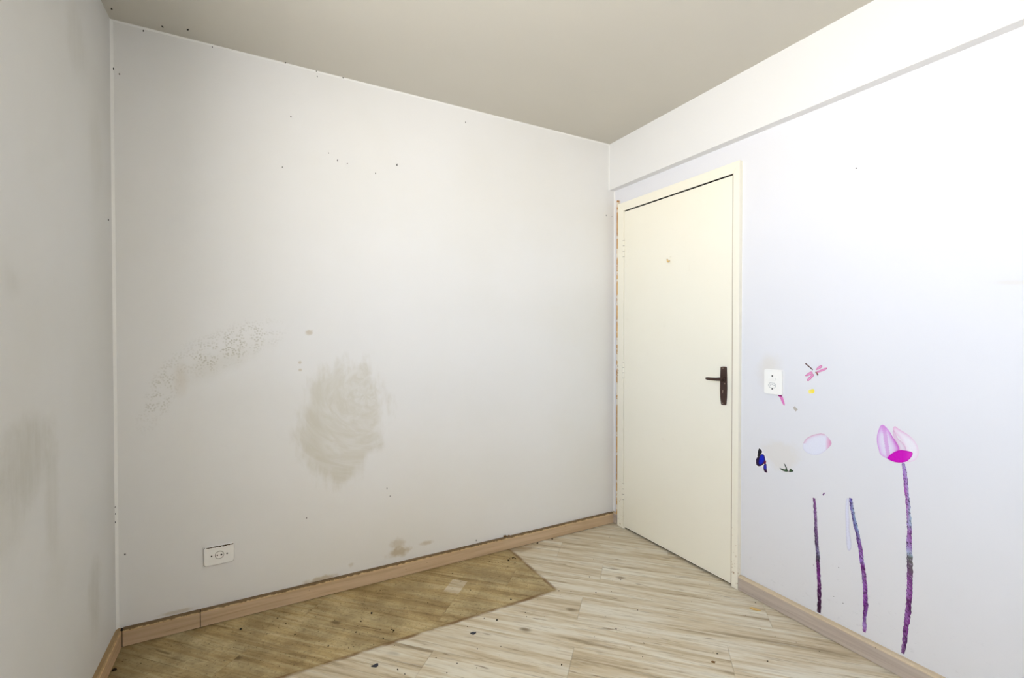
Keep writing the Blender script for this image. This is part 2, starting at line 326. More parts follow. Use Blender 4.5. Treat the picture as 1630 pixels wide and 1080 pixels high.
def mat_floor():
    b = NB('laminate_plank', 0.5, 0.3)
    q = 1 / math.sqrt(2)
    s = b.math('MULTIPLY', b.math('ADD', b.x, b.y), q)
    t = b.math('MULTIPLY', b.math('SUBTRACT', b.x, b.y), q)
    oi = b.nt.nodes.new('ShaderNodeObjectInfo')
    rnd = oi.outputs['Random']
    off = b.math('MULTIPLY', rnd, 37.0)
    # printed strips, three to a plank
    strip = b.math('FLOOR', b.math('DIVIDE', b.math('SUBTRACT', s, -0.019), 0.0617))
    so = b.white(b.combine(strip, 3.3, 0.0))
    cell = b.math('FLOOR', b.math('DIVIDE', b.math('ADD', t, b.math('MULTIPLY', so, 0.6)), 0.61))
    cr = b.white(b.combine(strip, cell, 0.0))
    so2 = b.math('ADD', off, b.math('MULTIPLY', strip, 0.35))
    g1 = b.noise(b.combine(b.math('MULTIPLY', t, 1.5), b.math('MULTIPLY', s, 21.0), so2), 1.0, 4, 0.66, 0.45)
    g2 = b.noise(b.combine(b.math('MULTIPLY', t, 5.5), b.math('MULTIPLY', s, 95.0), so2), 1.0, 4, 0.68, 0.3)
    g3 = b.noise(b.combine(b.math('MULTIPLY', t, 7.0), b.math('MULTIPLY', s, 42.0), off), 1.0, 2, 0.5, 0.2)
    light = lin((228, 224, 210))
    mid = lin((206, 192, 164))
    dark = lin((136, 120, 96))
    col = b.mix(b.remap(g1, 0.38, 0.60), light, mid)
    col = b.mix(b.math('MULTIPLY', b.remap(g1, 0.55, 0.72), 0.80), col, dark)
    col = b.mix(b.math('MULTIPLY', b.remap(g2, 0.50, 0.72), 0.55), col, dark)
    col = b.mix(b.math('MULTIPLY', b.remap(g2, 0.46, 0.30), 0.35), col, lin((238, 236, 226)))
    col = b.mix(b.math('MULTIPLY', b.remap(g3, 0.66, 0.78), 0.75), col, lin((112, 94, 70)))
    col = b.mix(b.remap(cr, 0.0, 1.0, 0.0, 0.14, False), col, lin((190, 172, 140)))
    # per-plank tone
    col = b.mix(b.remap(rnd, 0.0, 1.0, 0.0, 0.22, False), col, lin((182, 164, 132)))
    # knots
    kn = b.voronoi(b.combine(b.math('ADD', t, off), b.math('MULTIPLY', s, 2.0), 0.0), 2.2)
    kn = b.math('MULTIPLY', b.remap(kn, 0.085, 0.015), b.remap(b.noise(scale=3.2, detail=1), 0.50, 0.60))
    col = b.mix(b.math('MULTIPLY', kn, 0.8), col, lin((116, 98, 72)))
    # the dirty rectangle where a wardrobe stood against the back wall
    wob = b.math('MULTIPLY', b.math('SUBTRACT', b.noise(scale=18, detail=4), 0.5), 0.007)
    ex = b.remap(b.math('ADD', b.x, wob), 1.838, 1.828)
    ey = b.remap(b.math('ADD', b.y, wob), -0.523, -0.512)
    area = b.math('MULTIPLY', ex, ey)
    clean = b.math('MULTIPLY', b.math('MULTIPLY', b.remap(s, 0.757, 0.760), b.remap(s, 0.880, 0.877)),
                   b.math('MULTIPLY', b.remap(t, 1.118, 1.121), b.remap(t, 1.203, 1.200)))
    area = b.math('MULTIPLY', area, b.math('SUBTRACT', 1.0, b.math('MULTIPLY', clean, 0.75)))
    film = b.noise(scale=5.5, detail=6, rough=0.65)
    dirt = b.mix(b.remap(film, 0.3, 0.7), (0.80, 0.69, 0.43), (0.47, 0.38, 0.21))
    col = b.mix(b.math('MULTIPLY', area, 0.92), col, b.mix(1.0, col, dirt, 'MULTIPLY'))
    fine = b.noise(scale=95, detail=4, rough=0.7)
    col = b.mix(b.math('MULTIPLY', b.math('MULTIPLY', area, b.remap(fine, 0.52, 0.70)), 0.6), col, lin((92, 76, 48)))
    # brown tide mark along its edge
    bx = b.math('ABSOLUTE', b.math('SUBTRACT', b.math('ADD', b.x, wob), 1.832))
    by = b.math('ABSOLUTE', b.math('SUBTRACT', b.math('ADD', b.y, wob), -0.517))
    mx = b.math('MULTIPLY', b.remap(bx, 0.016, 0.003), b.remap(b.y, -0.53, -0.515))
    my = b.math('MULTIPLY', b.remap(by, 0.016, 0.003), b.remap(b.x, 1.845, 1.835))
    tide = b.math('MULTIPLY', b.math('MAXIMUM', mx, my), b.remap(b.noise(scale=9, detail=3), 0.35, 0.65, 0.15, 1.0))
    col = b.mix(b.math('MULTIPLY', tide, 0.9), col, lin((116, 84, 44)))
    spill = b.ellipse(b.x, b.y, 1.90, -0.045, 0.11, 0.06, 0.0, 0.7, b.noise(scale=20, detail=4), 1.2)
    col = b.mix(b.math('MULTIPLY', spill, 0.55), col, lin((128, 100, 60)))
    # browner and darker towards the left corner
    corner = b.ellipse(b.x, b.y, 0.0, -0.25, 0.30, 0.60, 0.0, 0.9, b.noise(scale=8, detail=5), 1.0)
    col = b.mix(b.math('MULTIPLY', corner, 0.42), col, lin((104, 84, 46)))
    b.bump(g2, 0.08, 0.001)
    return b.done(col)

def mat_baseboard(name, axis, grime, c1, c2, edge_c):
    b = NB(name, 0.5, 0.3)
    a = b.x if axis == 'x' else b.y
    g = b.noise(b.combine(b.math('MULTIPLY', a, 2.2), b.math('MULTIPLY', b.z, 45.0), 1.7), 1.0, 5, 0.6, 0.6)
    col = b.mix(b.remap(g, 0.3, 0.7), lin(c1), lin(c2))
    col = b.mix(b.math('MULTIPLY', b.remap(g, 0.64, 0.72), 0.5), col, tuple(v * 0.5 for v in lin(c2)))
    edge = b.noise(b.combine(b.math('MULTIPLY', a, 30.0), 0.0, 0.0), 1.0, 5, 0.7)
    top = b.remap(b.math('ADD', b.z, b.math('MULTIPLY', b.math('SUBTRACT', edge, 0.5), 0.022)), BH - 0.008, BH - 0.003)
    warm = b.remap(b.z, BH - 0.014, BH - 0.006)
    col = b.mix(b.math('MULTIPLY', warm, 0.55), col, lin(edge_c))
    col = b.mix(b.math('MULTIPLY', top, grime), col, lin((92, 68, 36)))
    sp = b.voronoi(b.combine(b.x, b.y, b.z), 22.0, '3D')
    col = b.mix(b.math('MULTIPLY', b.remap(sp, 0.06, 0.03), 0.6), col, lin((70, 50, 36)))
    return b.done(col)

def mat_door(name, yellow):
    b = NB(name, 0.42, 0.35)
    base = (0.905, 0.872, 0.755)
    col = b.mix(b.remap(b.noise(scale=1.4, detail=3), 0.3, 0.7), base, (0.89, 0.855, 0.73))
    col = b.mix(b.remap(b.noise(scale=16, detail=5), 0.66, 0.78, 0.0, 0.12), col, (0.72, 0.66, 0.52))
    if yellow:
        # chipped paint near the foot of the frame
        ch = b.noise(scale=70, detail=4, rough=0.7)
        low = b.remap(b.z, 0.42, 0.02, 0.0, 1.0)
        col = b.mix(b.math('MULTIPLY', b.remap(ch, 0.62, 0.66), low), col, lin((170, 140, 100)))
    return b.done(col)

def mat_raw_wood():
    b = NB('bare_orange_wood', 0.7, 0.2)
    n = b.noise(b.combine(b.math('MULTIPLY', b.y, 60.0), 0.0, b.math('MULTIPLY', b.z, 7.0)), 1.0, 5, 0.65)
    col = b.mix(b.remap(n, 0.3, 0.7), lin((226, 180, 96)), lin((166, 112, 50)))
    col = b.mix(b.remap(b.noise(scale=24, detail=4), 0.50, 0.60, 0.0, 0.8), col, (0.88, 0.85, 0.74))
    return b.done(col)

def mat_attr(name, rough=0.45):
    b = NB(name, rough, 0.10)
    n = b.nt.nodes.new('ShaderNodeAttribute')
    n.attribute_name = 'print'
    v = b.noise(scale=220, detail=3)
    return b.done(b.mix(b.remap(v, 0.3, 0.7, 0.0, 0.05), n.outputs['Color'], (0.35, 0.3, 0.38)))

M = {}
M['wall_back'] = mat_wall_back()
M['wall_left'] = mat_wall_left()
M['wall_right'] = mat_wall_right()
M['wall'] = plain('paint_wall_rear', WALL, 0.55, 0.25, 0.03, 2.0)
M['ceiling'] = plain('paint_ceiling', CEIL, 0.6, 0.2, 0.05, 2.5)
M['beam'] = plain('paint_beam', (0.79, 0.79, 0.79), 0.55, 0.25, 0.02, 2.0)
M['caulk'] = plain('caulk_bead_paint', (0.88, 0.875, 0.85), 0.45, 0.35, 0.05, 30)
M['plank'] = mat_floor()
M['slab'] = plain('dark_subfloor', (0.10, 0.08, 0.055), 0.9, 0.1)
M['base_back'] = mat_baseboard('baseboard_print_back', 'x', 0.9, (208, 184, 154), (190, 164, 132), (220, 192, 138))
M['base_side'] = mat_baseboard('baseboard_print_side', 'y', 0.15, (194, 182, 171), (174, 160, 150), (240, 220, 180))
M['base_left'] = mat_baseboard('baseboard_print_left', 'y', 0.5, (206, 176, 142), (184, 154, 118), (214, 182, 128))
M['leaf'] = mat_door('cream_door_paint', False)
M['casing'] = mat_door('cream_casing_paint', True)
M['raw'] = mat_raw_wood()
M['bronze'] = plain('dark_bronze_metal', lin((74, 52, 44)), 0.42, 0.5, 0.25, 90)
M['bronze'].node_tree.nodes['Principled BSDF'].inputs['Metallic'].default_value = 0.35
M['screw'] = plain('worn_screw_metal', lin((150, 128, 112)), 0.4, 0.5)
M['plastic'] = plain('white_socket_plastic', lin((250, 249, 245)), 0.35, 0.45, 0.03)
M['plastic_grey'] = plain('grey_socket_print', lin((176, 178, 182)), 0.4, 0.4, 0.03)
M['hole'] = plain('dark_hole', (0.012, 0.011, 0.01), 0.9, 0.1)
M['grime'] = plain('dark_brown_grime_shade', lin((86, 66, 38)), 0.9, 0.1, 0.4, 200)  # real grime, and the shade painted round the socket plate
M['print'] = mat_attr('sticker_print')
M['speck'] = plain('black_speck', lin((44, 40, 36)), 0.8, 0.2, 0.3, 300)
M['crumb'] = plain('dark_dirt_crumb', lin((62, 48, 36)), 0.9, 0.1, 0.4, 300)
M['slate'] = plain('blue_black_scrap', lin((62, 66, 78)), 0.6, 0.3, 0.3, 300)
M['chip'] = plain('pale_wood_chip', lin((226, 192, 128)), 0.7, 0.2, 0.2, 120)
M['chip_brown'] = plain('brown_chip', lin((138, 104, 66)), 0.8, 0.2, 0.3, 200)
M['white_bit'] = plain('white_plaster_bit', lin((236, 234, 228)), 0.7, 0.2)
M['alu'] = plain('white_window_aluminium', (0.78, 0.78, 0.78), 0.4, 0.5, 0.02)
M['ground'] = plain('sky_blocker_concrete', (0.46, 0.42, 0.35), 0.9, 0.1, 0.15, 1.5)
gm = bpy.data.materials.new('window_glass')
gm.use_nodes = True
gn = gm.node_tree
gn.nodes.clear()
g_out = gn.nodes.new('ShaderNodeOutputMaterial')
g_mix = gn.nodes.new('ShaderNodeMixShader')
g_tr = gn.nodes.new('ShaderNodeBsdfTransparent')
g_gl = gn.nodes.new('ShaderNodeBsdfGlossy')
g_gl.inputs['Roughness'].default_value = 0.02
g_mix.inputs[0].default_value = 0.06
gn.links.new(g_tr.outputs[0], g_mix.inputs[1])
gn.links.new(g_gl.outputs[0], g_mix.inputs[2])
gn.links.new(g_mix.outputs[0], g_out.inputs[0])
M['glass'] = gm

# ------------------------------------------------------------------ mesh helpers
def add_box(bm, lo, hi):
    vs_ = [bm.verts.new((x, y, z)) for x in (lo[0], hi[0]) for y in (lo[1], hi[1]) for z in (lo[2], hi[2])]
    for f in ((0, 1, 3, 2), (4, 6, 7, 5), (0, 4, 5, 1), (2, 3, 7, 6), (0, 2, 6, 4), (1, 5, 7, 3)):
        bm.faces.new([vs_[i] for i in f])

def obj(name, bm, mat, parent=None, smooth=False):
    bmesh.ops.recalc_face_normals(bm, faces=bm.faces[:])
    me = bpy.data.meshes.new(name)
    bm.to_mesh(me)
    bm.free()
    if smooth:
        for p in me.polygons:
            p.use_smooth = True
    me.materials.append(mat)
    o = bpy.data.objects.new(name, me)
    COL.objects.link(o)
    if parent is not None:
        o.parent = parent
        o.matrix_parent_inverse = parent.matrix_basis.inverted()
    return o

def boxes(name, rects, mat, parent=None):
    bm = bmesh.new()
    for lo, hi in rects:
        add_box(bm, lo, hi)
    return obj(name, bm, mat, parent)

def prism(bm, pts, to3, d0, d1):
    """closed 2D outline pts extruded from depth d0 to d1; to3(a, b, depth) -> xyz"""
    lo = [bm.verts.new(to3(a, b, d0)) for a, b in pts]
    hi = [bm.verts.new(to3(a, b, d1)) for a, b in pts]
    n = len(pts)
    bm.faces.new(lo)
    bm.faces.new(hi[::-1])
    for i in range(n):
        bm.faces.new((lo[i], lo[(i + 1) % n], hi[(i + 1) % n], hi[i]))

def bevel(bm, w, seg=2, edges=None):
    bmesh.ops.bevel(bm, geom=edges or bm.edges[:], offset=w, segments=seg, affect='EDGES', profile=0.5)

def tube(bm, path, radii, n=12, squash=None):
    """round tube along path with a radius for each point, ends capped"""
    rings = []
    P = [Vector(p) for p in path]
    for i, p in enumerate(P):
        d = (P[min(i + 1, len(P) - 1)] - P[max(i - 1, 0)]).normalized()
        up = Vector((0, 0, 1)) if abs(d.z) < 0.9 else Vector((1, 0, 0))
        a = d.cross(up).normalized()
        b = d.cross(a).normalized()
        k = squash if squash else 1.0
        rings.append([bm.verts.new(p + a * (math.cos(2 * math.pi * j / n) * radii[i]) + b * (math.sin(2 * math.pi * j / n) * radii[i] * k)) for j in range(n)])
    for r0, r1 in zip(rings, rings[1:]):
        for j in range(n):
            bm.faces.new((r0[j], r0[(j + 1) % n], r1[(j + 1) % n], r1[j]))
    bm.faces.new(rings[0])
    bm.faces.new(rings[-1][::-1])

def disc(bm, c, axis, r, h, n=20):
    c = Vector(c)
    axis = Vector(axis).normalized()
    tube(bm, [c, c + axis * h], [r, r], n)

def blob(bm, c, size, rng, flat=1.0):
    """small lumpy crumb"""
    r = bmesh.ops.create_icosphere(bm, subdivisions=1, radius=1.0)
    sx, sy, sz = size
    a = rng.uniform(0, math.pi)
    rot = Matrix.Rotation(a, 3, 'Z')
    for v in r['verts']:
        k = rng.uniform(0.7, 1.15)
        v.co = rot @ Vector((v.co.x * sx * k, v.co.y * sy * k, v.co.z * sz * k)) + Vector(c)

def tag(o, label, cat=None, group=None, kind=None):
    o['label'] = label
    if cat:
        o['category'] = cat
    if group:
        o['group'] = group
    if kind:
        o['kind'] = kind
    return o

def empty(name, loc=(0, 0, 0)):
    o = bpy.data.objects.new(name, None)
    o.empty_display_size = 0.05
    COL.objects.link(o)
    o.location = loc
    return o

def struct(o, label=None):
    o['kind'] = 'structure'
    if label:
        o['label'] = label
    return o

right3 = lambda a, b, d: (W - d, a, b)       # outline in (y, z) on the right wall, d = distance into the room
back3 = lambda a, b, d: (a, -d, b)           # outline in (x, z) on the back wall

# ------------------------------------------------------------------ room shell
wall_back = struct(boxes('wall_back', [((-T, 0, -0.05), (W + T, T, H + T))], M['wall_back']),
                   'white plastered back wall with rubbed grey patch and mould specks')
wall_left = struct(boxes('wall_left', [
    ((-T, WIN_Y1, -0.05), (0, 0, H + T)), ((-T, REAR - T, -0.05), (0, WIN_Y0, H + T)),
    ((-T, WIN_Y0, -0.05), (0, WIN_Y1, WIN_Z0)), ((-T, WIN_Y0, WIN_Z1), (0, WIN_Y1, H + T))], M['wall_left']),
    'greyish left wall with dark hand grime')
wall_right = struct(boxes('wall_right', [
    ((W, CY0, -0.05), (W + T, 0, H + T)), ((W, REAR - T, -0.05), (W + T, CY1, H + T)),
    ((W, CY1, CZ), (W + T, CY0, H + T)), ((W + 0.11, CY1, -0.05), (W + T, CY0, CZ))], M['wall_right']),
    'bright white right wall with door and flower stickers')
wall_rear = struct(boxes('wall_rear', [((0, REAR - T, -0.05), (W, REAR, H + T))], M['wall']), 'plain rear wall behind the viewer')
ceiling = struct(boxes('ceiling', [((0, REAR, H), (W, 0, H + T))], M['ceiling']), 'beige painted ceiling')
beam = struct(boxes('trim_1', [((W - BEAM, REAR, BEAM_Z), (W, 0, H))], M['beam']), 'shallow white beam along the top of the right wall')

# painted caulk beads in the corners, parts of the back wall
def bead(p0, p1, a, b, r=0.0045):
    bm = bmesh.new()
    p0, p1, a, b = Vector(p0), Vector(p1), Vector(a), Vector(b)
    prof = [Vector((0, 0, 0)), a * r, a * r * 0.45 + b * r * 0.45, b * r]
    lo = [bm.verts.new(p0 + q) for q in prof]
    hi = [bm.verts.new(p1 + q) for q in prof]
    bm.faces.new(lo)
    bm.faces.new(hi[::-1])
    for i in range(4):
        bm.faces.new((lo[i], lo[(i + 1) % 4], hi[(i + 1) % 4], hi[i]))
    return obj('caulk_bead', bm, M['caulk'], wall_back)
bead((0, 0, BH), (0, 0, H), (1, 0, 0), (0, -1, 0), 0.009)
bead((0, 0, H), (W - BEAM, 0, H), (0, -1, 0), (0, 0, -1), 0.006)
bead((W - BEAM, 0, BEAM_Z), (W - BEAM, 0, H), (-1, 0, 0), (0, -1, 0), 0.005)
bead((W, 0, BH), (W, 0, BEAM_Z), (-1, 0, 0), (0, -1, 0), 0.006)

# window in the left wall beside the camera
win = struct(empty('window_1', (-0.08, (WIN_Y0 + WIN_Y1) / 2, WIN_Z0)), 'white aluminium sliding window in the left wall')
fy = 0.045
boxes('window_frame', [((-0.12, WIN_Y0, WIN_Z0), (-0.04, WIN_Y1, WIN_Z0 + fy)), ((-0.12, WIN_Y0, WIN_Z1 - fy), (-0.04, WIN_Y1, WIN_Z1)),
                       ((-0.12, WIN_Y0, WIN_Z0 + fy), (-0.04, WIN_Y0 + fy, WIN_Z1 - fy)), ((-0.12, WIN_Y1 - fy, WIN_Z0 + fy), (-0.04, WIN_Y1, WIN_Z1 - fy))], M['alu'], win)
ym = (WIN_Y0 + WIN_Y1) / 2
boxes('mullion', [((-0.10, ym - 0.025, WIN_Z0 + fy), (-0.06, ym + 0.025, WIN_Z1 - fy))], M['alu'], win)
for a, c in ((WIN_Y0 + fy, ym - 0.025), (ym + 0.025, WIN_Y1 - fy)):
    boxes('pane', [((-0.083, a, WIN_Z0 + fy), (-0.078, c, WIN_Z1 - fy))], M['glass'], win)
slab = struct(boxes('sky_blocker', [((-1.35, -4.2, WIN_Z1 + 0.12), (-T, 0.4, WIN_Z1 + 0.28))], M['ground']), 'added slab above the window outside, blocking the high sky')  # unseen, added to cut the steep skylight entering the window

# ------------------------------------------------------------------ floor of diagonal laminate planks
floor = struct(boxes('floor', [((0, REAR, -0.05), (W + 0.11, 0, -0.008))], M['slab']), 'worn whitewashed laminate floor laid diagonally')
Q = 1 / math.sqrt(2)
PITCH_S, LEN = 0.185, 1.22
JOINT = {-1: 0.53, 0: 1.266, 1: 0.594, 2: 1.20, 3: 1.798, 4: 1.41, 5: 1.863}
rng = random.Random(7)

def clip(poly, nx, ny, c):
    out = []
    for i in range(len(poly)):
        p, q = poly[i], poly[(i + 1) % len(poly)]
        dp, dq = nx * p[0] + ny * p[1] - c, nx * q[0] + ny * q[1] - c
        if dp <= 0:
            out.append(p)
        if dp * dq < 0:
            f = dp / (dp - dq)
            out.append((p[0] + f * (q[0] - p[0]), p[1] + f * (q[1] - p[1])))
    return out

gap = 0.0005
for k in range(-20, 16):
    s0 = 0.166 + k * PITCH_S
    j0 = JOINT.get(k, rng.uniform(0, LEN))
    for n in range(-4, 6):
        t0 = j0 + n * LEN
        quad = [(s0 + gap, t0 + gap), (s0 + PITCH_S - gap, t0 + gap), (s0 + PITCH_S - gap, t0 + LEN - gap), (s0 + gap, t0 + LEN - gap)]
        poly = [((s + t) * Q, (s - t) * Q) for s, t in quad]
        for nx, ny, c in ((1, 0, W - 0.002), (-1, 0, -0.002), (0, 1, -0.002), (0, -1, -REAR - 0.002)):
            poly = clip(poly, nx, ny, c)
            if len(poly) < 3:
                break
        if len(poly) < 3:
            continue
        area = abs(sum(p[0] * q[1] - q[0] * p[1] for p, q in zip(poly, poly[1:] + poly[:1]))) / 2
        if area < 1e-4:
            continue
        bm = bmesh.new()
        prism(bm, poly, lambda a, b, d: (a, b, d), -0.008, 0.0)
        obj('plank', bm, M['plank'], floor)
# threshold strip of plank under the door
boxes('threshold', [((W - 0.002, CY1, -0.008), (W + 0.11, CY0, -0.0005))], M['slab'], floor)

# ------------------------------------------------------------------ baseboards
def board(parent, axis, a0, a1, mat):
    """one length of baseboard, profile with a chamfered top edge"""
    prof = [(0.0, 0.0028), (BT, 0.0028), (BT, BH - 0.007), (BT - 0.006, BH), (0.0, BH)]
    bm = bmesh.new()
    if axis == 'back':
        prism(bm, prof, lambda d, z, a: (a, -d, z), a0, a1)
    elif axis == 'right':
        prism(bm, prof, lambda d, z, a: (W - d, a, z), a0, a1)
    elif axis == 'left':
        prism(bm, prof, lambda d, z, a: (d, a, z), a0, a1)
    else:
        prism(bm, prof, lambda d, z, a: (a, REAR + d, z), a0, a1)
    return obj('board', bm, mat, parent)
bb = struct(empty('baseboard_back'), 'pinkish wood baseboard with dirty top edge along the back wall')
boxes('joint_gap', [((0.286, -0.015, 0.003), (0.294, -0.0005, BH - 0.002)), ((BT - 0.004, -0.0185, 0.003), (BT + 0.006, -0.0005, BH - 0.002))], M['hole'], bb)
board(bb, 'back', BT + 0.003, 0.2880, M['base_back'])
board(bb, 'back', 0.2915, W - BT - 0.001, M['base_back'])
bl = struct(empty('baseboard_left'), 'wood baseboard along the left wall')
board(bl, 'left', REAR + BT, -0.001, M['base_left'])
br = struct(empty('baseboard_right'), 'pale wood baseboard along the right wall')
board(br, 'right', CY0 + 0.012, -0.001, M['base_side'])
board(br, 'right', REAR + BT, CY1 - 0.003, M['base_side'])
be = struct(empty('baseboard_rear'), 'wood baseboard along the rear wall')
board(be, 'rear', 0.001, W - 0.001, M['base_back'])

# ------------------------------------------------------------------ door
door = struct(empty('door_1', (W, (CY0 + CY1) / 2, 0)), 'cream painted flush door with dark bronze handle')
jw = 0.0570
def casing(name, pts):
    bm = bmesh.new()
    prism(bm, pts, right3, -0.108, CAS)
    es = [e for e in bm.edges if all(abs(v.co.x - (W - CAS)) < 1e-6 for v in e.verts)]
    bevel(bm, 0.002, 2, es)
    return obj(name, bm, M['casing'], door)
hz = LZ + 0.008
casing('jamb', [(CY0, 0.001), (CY0, CZ), (CY0 - jw, hz), (CY0 - jw, 0.001)])
casing('jamb', [(CY1 + 0.0360, 0.001), (CY1 + 0.0360, hz), (CY1, CZ), (CY1, 0.001)])
casing('head', [(CY0 - jw - 0.0003, hz), (CY0 - 0.0003, CZ), (CY1 + 0.0003, CZ), (CY1 + 0.0363, hz)])
# dark strips added in the door gaps, painting in their shade
boxes('gap_shade', [((W + 0.032, LY0, 0.001), (W + 0.05, LY0 + 0.002, hz)), ((LEAF_X + 0.002, LY1, LZ + 0.0006), (W + 0.05, LY0, hz - 0.0004))], M['hole'], door)
tag(boxes('frame_edge', [((W - 0.0238, CY0 + 0.0002, BH), (W, CY0 + 0.0085, 2.186))], M['raw'], door), 'bare orange wood strip beside the hinge-side jamb')
bm = bmesh.new()
add_box(bm, (LEAF_X, LY1, 0.014), (LEAF_X + 0.035, LY0, LZ))
bevel(bm, 0.0015, 2)
leaf = obj('leaf', bm, M['leaf'], door)
boxes('rebate', [((LEAF_X + 0.005, LY0 + 0.0006, 0.002), (W + 0.03, CY0 - jw - 0.0002, hz - 0.001))], M['casing'], door)

boxes('gap_strip', [((LEAF_X + 0.0006, CY1 + 0.0362, 0.002), (W + 0.03, LY1 - 0.0002, hz - 0.001))], M['chip_brown'], door)
# hinges: painted barrels with two leaves
for zc in (1.853, 1.053, 0.248):
    bm = bmesh.new()
    hy = LY0 + 0.0038
    for i in range(3):
        z0 = zc - 0.052 + i * 0.035
        tube(bm, [(W - 0.0235, hy, z0), (W - 0.0235, hy, z0 + 0.0335)], [0.0062, 0.0062], 10)
    disc(bm, (W - 0.0235, hy, zc + 0.053), (0, 0, 1), 0.0045, 0.006, 10)
    disc(bm, (W - 0.0235, hy, zc - 0.052), (0, 0, -1), 0.0045, 0.006, 10)
    hg = obj('hinge', bm, M['casing'], leaf)
    bm = bmesh.new()
    for i in range(4):
        z0 = zc - 0.0535 + i * 0.035
        disc(bm, (W - 0.0235, hy, z0), (0, 0, 1), 0.0066, 0.0016, 10)

    gr = obj('hinge_gap', bm, M['grime'], leaf)

# handle: long back plate, widest near the middle, with a lever
bm = bmesh.new()
plate = [(-0.8463, 1.119), (-0.8600, 1.1215), (-0.8750, 1.1205), (-0.8772, 1.116), (-0.8790, 1.060), (-0.8800, 1.005), (-0.8788, 0.965), (-0.8757, 0.928),
         (-0.8735, 0.9235), (-0.8520, 0.9215), (-0.8488, 0.926), (-0.8445, 0.960), (-0.8425, 1.001), (-0.8435, 1.060), (-0.8455, 1.115)]
prism(bm, plate, right3, 0.0078, 0.0165)
bevel(bm, 0.002, 2, [e for e in bm.edges if all(abs(v.co.x - (W - 0.0165)) < 1e-6 for v in e.verts)])
bmesh.ops.translate(bm, verts=bm.verts[:], vec=(-0.013, -0.0097, 0.0015))
hp = obj('handle_plate', bm, M['bronze'], leaf)
bm = bmesh.new()
disc(bm, (W - 0.0165, -0.8625, 1.0575), (-1, 0, 0), 0.0125, 0.006, 18)
path = [(W - 0.016, -0.8625, 1.0575), (W - 0.034, -0.8622, 1.0575), (W - 0.046, -0.8580, 1.0572), (W - 0.0515, -0.8480, 1.0565), (W - 0.053, -0.8300, 1.0560),
        (W - 0.053, -0.8100, 1.0555), (W - 0.052, -0.7930, 1.0555), (W - 0.051, -0.7855, 1.0555), (W - 0.051, -0.7825, 1.0555)]
tube(bm, path, [0.009, 0.0088, 0.0086, 0.0082, 0.0078, 0.0074, 0.0070, 0.0058, 0.003], 14)
bmesh.ops.translate(bm, verts=bm.verts[:], vec=(-0.013, -0.0097, 0.0015))
obj('lever', bm, M['bronze'], leaf, True)
for yy, zz, r in ((-0.8605, 1.1135, 0.0028), (-0.8598, 0.9315, 0.0032)):
    bm = bmesh.new()
    disc(bm, (W - 0.0165, yy, zz), (-1, 0, 0), r, 0.001, 12)
    bmesh.ops.translate(bm, verts=bm.verts[:], vec=(-0.013, -0.0097, 0.0015))
    obj('screw', bm, M['screw'], leaf)
bm = bmesh.new()
disc(bm, (W - 0.0165, -0.8715, 1.034), (-1, 0, 0), 0.003, 0.002, 12)
bmesh.ops.translate(bm, verts=bm.verts[:], vec=(-0.013, -0.0097, 0.0015))
obj('latch_pin', bm, M['screw'], leaf)
bm = bmesh.new()
disc(bm, (W - 0.0165, -0.8597, 0.996), (-1, 0, 0), 0.0034, 0.0006, 12)
add_box(bm, (W - 0.0171, -0.8613, 0.983), (W - 0.0165, -0.8581, 0.996))
bmesh.ops.translate(bm, verts=bm.verts[:], vec=(-0.013, -0.0097, 0.0015))
obj('keyhole', bm, M['screw'], leaf)
# small broken coat hook
bm = bmesh.new()
tube(bm, [(LEAF_X, -0.4900, 1.7283), (LEAF_X - 0.006, -0.4920, 1.7263), (LEAF_X - 0.010, -0.4970, 1.7193), (LEAF_X - 0.011, -0.5030, 1.7133), (LEAF_X - 0.011, -0.5100, 1.7143), (LEAF_X - 0.010, -0.5140, 1.7213)],
     [0.003, 0.003, 0.0034, 0.0042, 0.0038, 0.002], 10)
hook = tag(obj('coat_hook', bm, M['chip'], leaf, True), 'small broken brass coloured hook')
bm = bmesh.new()
disc(bm, (LEAF_X + 0.001, -0.4865, 1.7288), (-1, 0, 0), 0.0036, 0.0022, 10)
obj('hook_screw', bm, M['crumb'], leaf)
bm = bmesh.new()
tube(bm, [(LEAF_X - 0.001, -0.5090, 1.7383), (LEAF_X - 0.003, -0.5130, 1.7433), (LEAF_X - 0.002, -0.5190, 1.7443)], [0.0018, 0.0022, 0.0014], 8)
obj('hook_tip', bm, M['casing'], leaf)
# dents and chips on the frame
bm = bmesh.new()
rr = random.Random(3)
for zz in (1.045, 1.030, 1.012, 1.075):
    blob(bm, (W - CAS, -0.066 + rr.uniform(-0.004, 0.004), zz), (0.0012, 0.003, 0.005), rr)
obj('paint_chip', bm, M['grime'], door)

# ------------------------------------------------------------------ socket and switch plates
def rounded(cx, cz, w, h, r, n=5):
    pts = []
    for qx, qz, a0 in ((1, 1, 0), (-1, 1, 90), (-1, -1, 180), (1, -1, 270)):
        for i in range(n + 1):
            a = math.radians(a0 + 90 * i / n)
            pts.append((cx + qx * (w / 2 - r) + r * math.cos(a), cz + qz * (h / 2 - r) + r * math.sin(a)))
    return pts

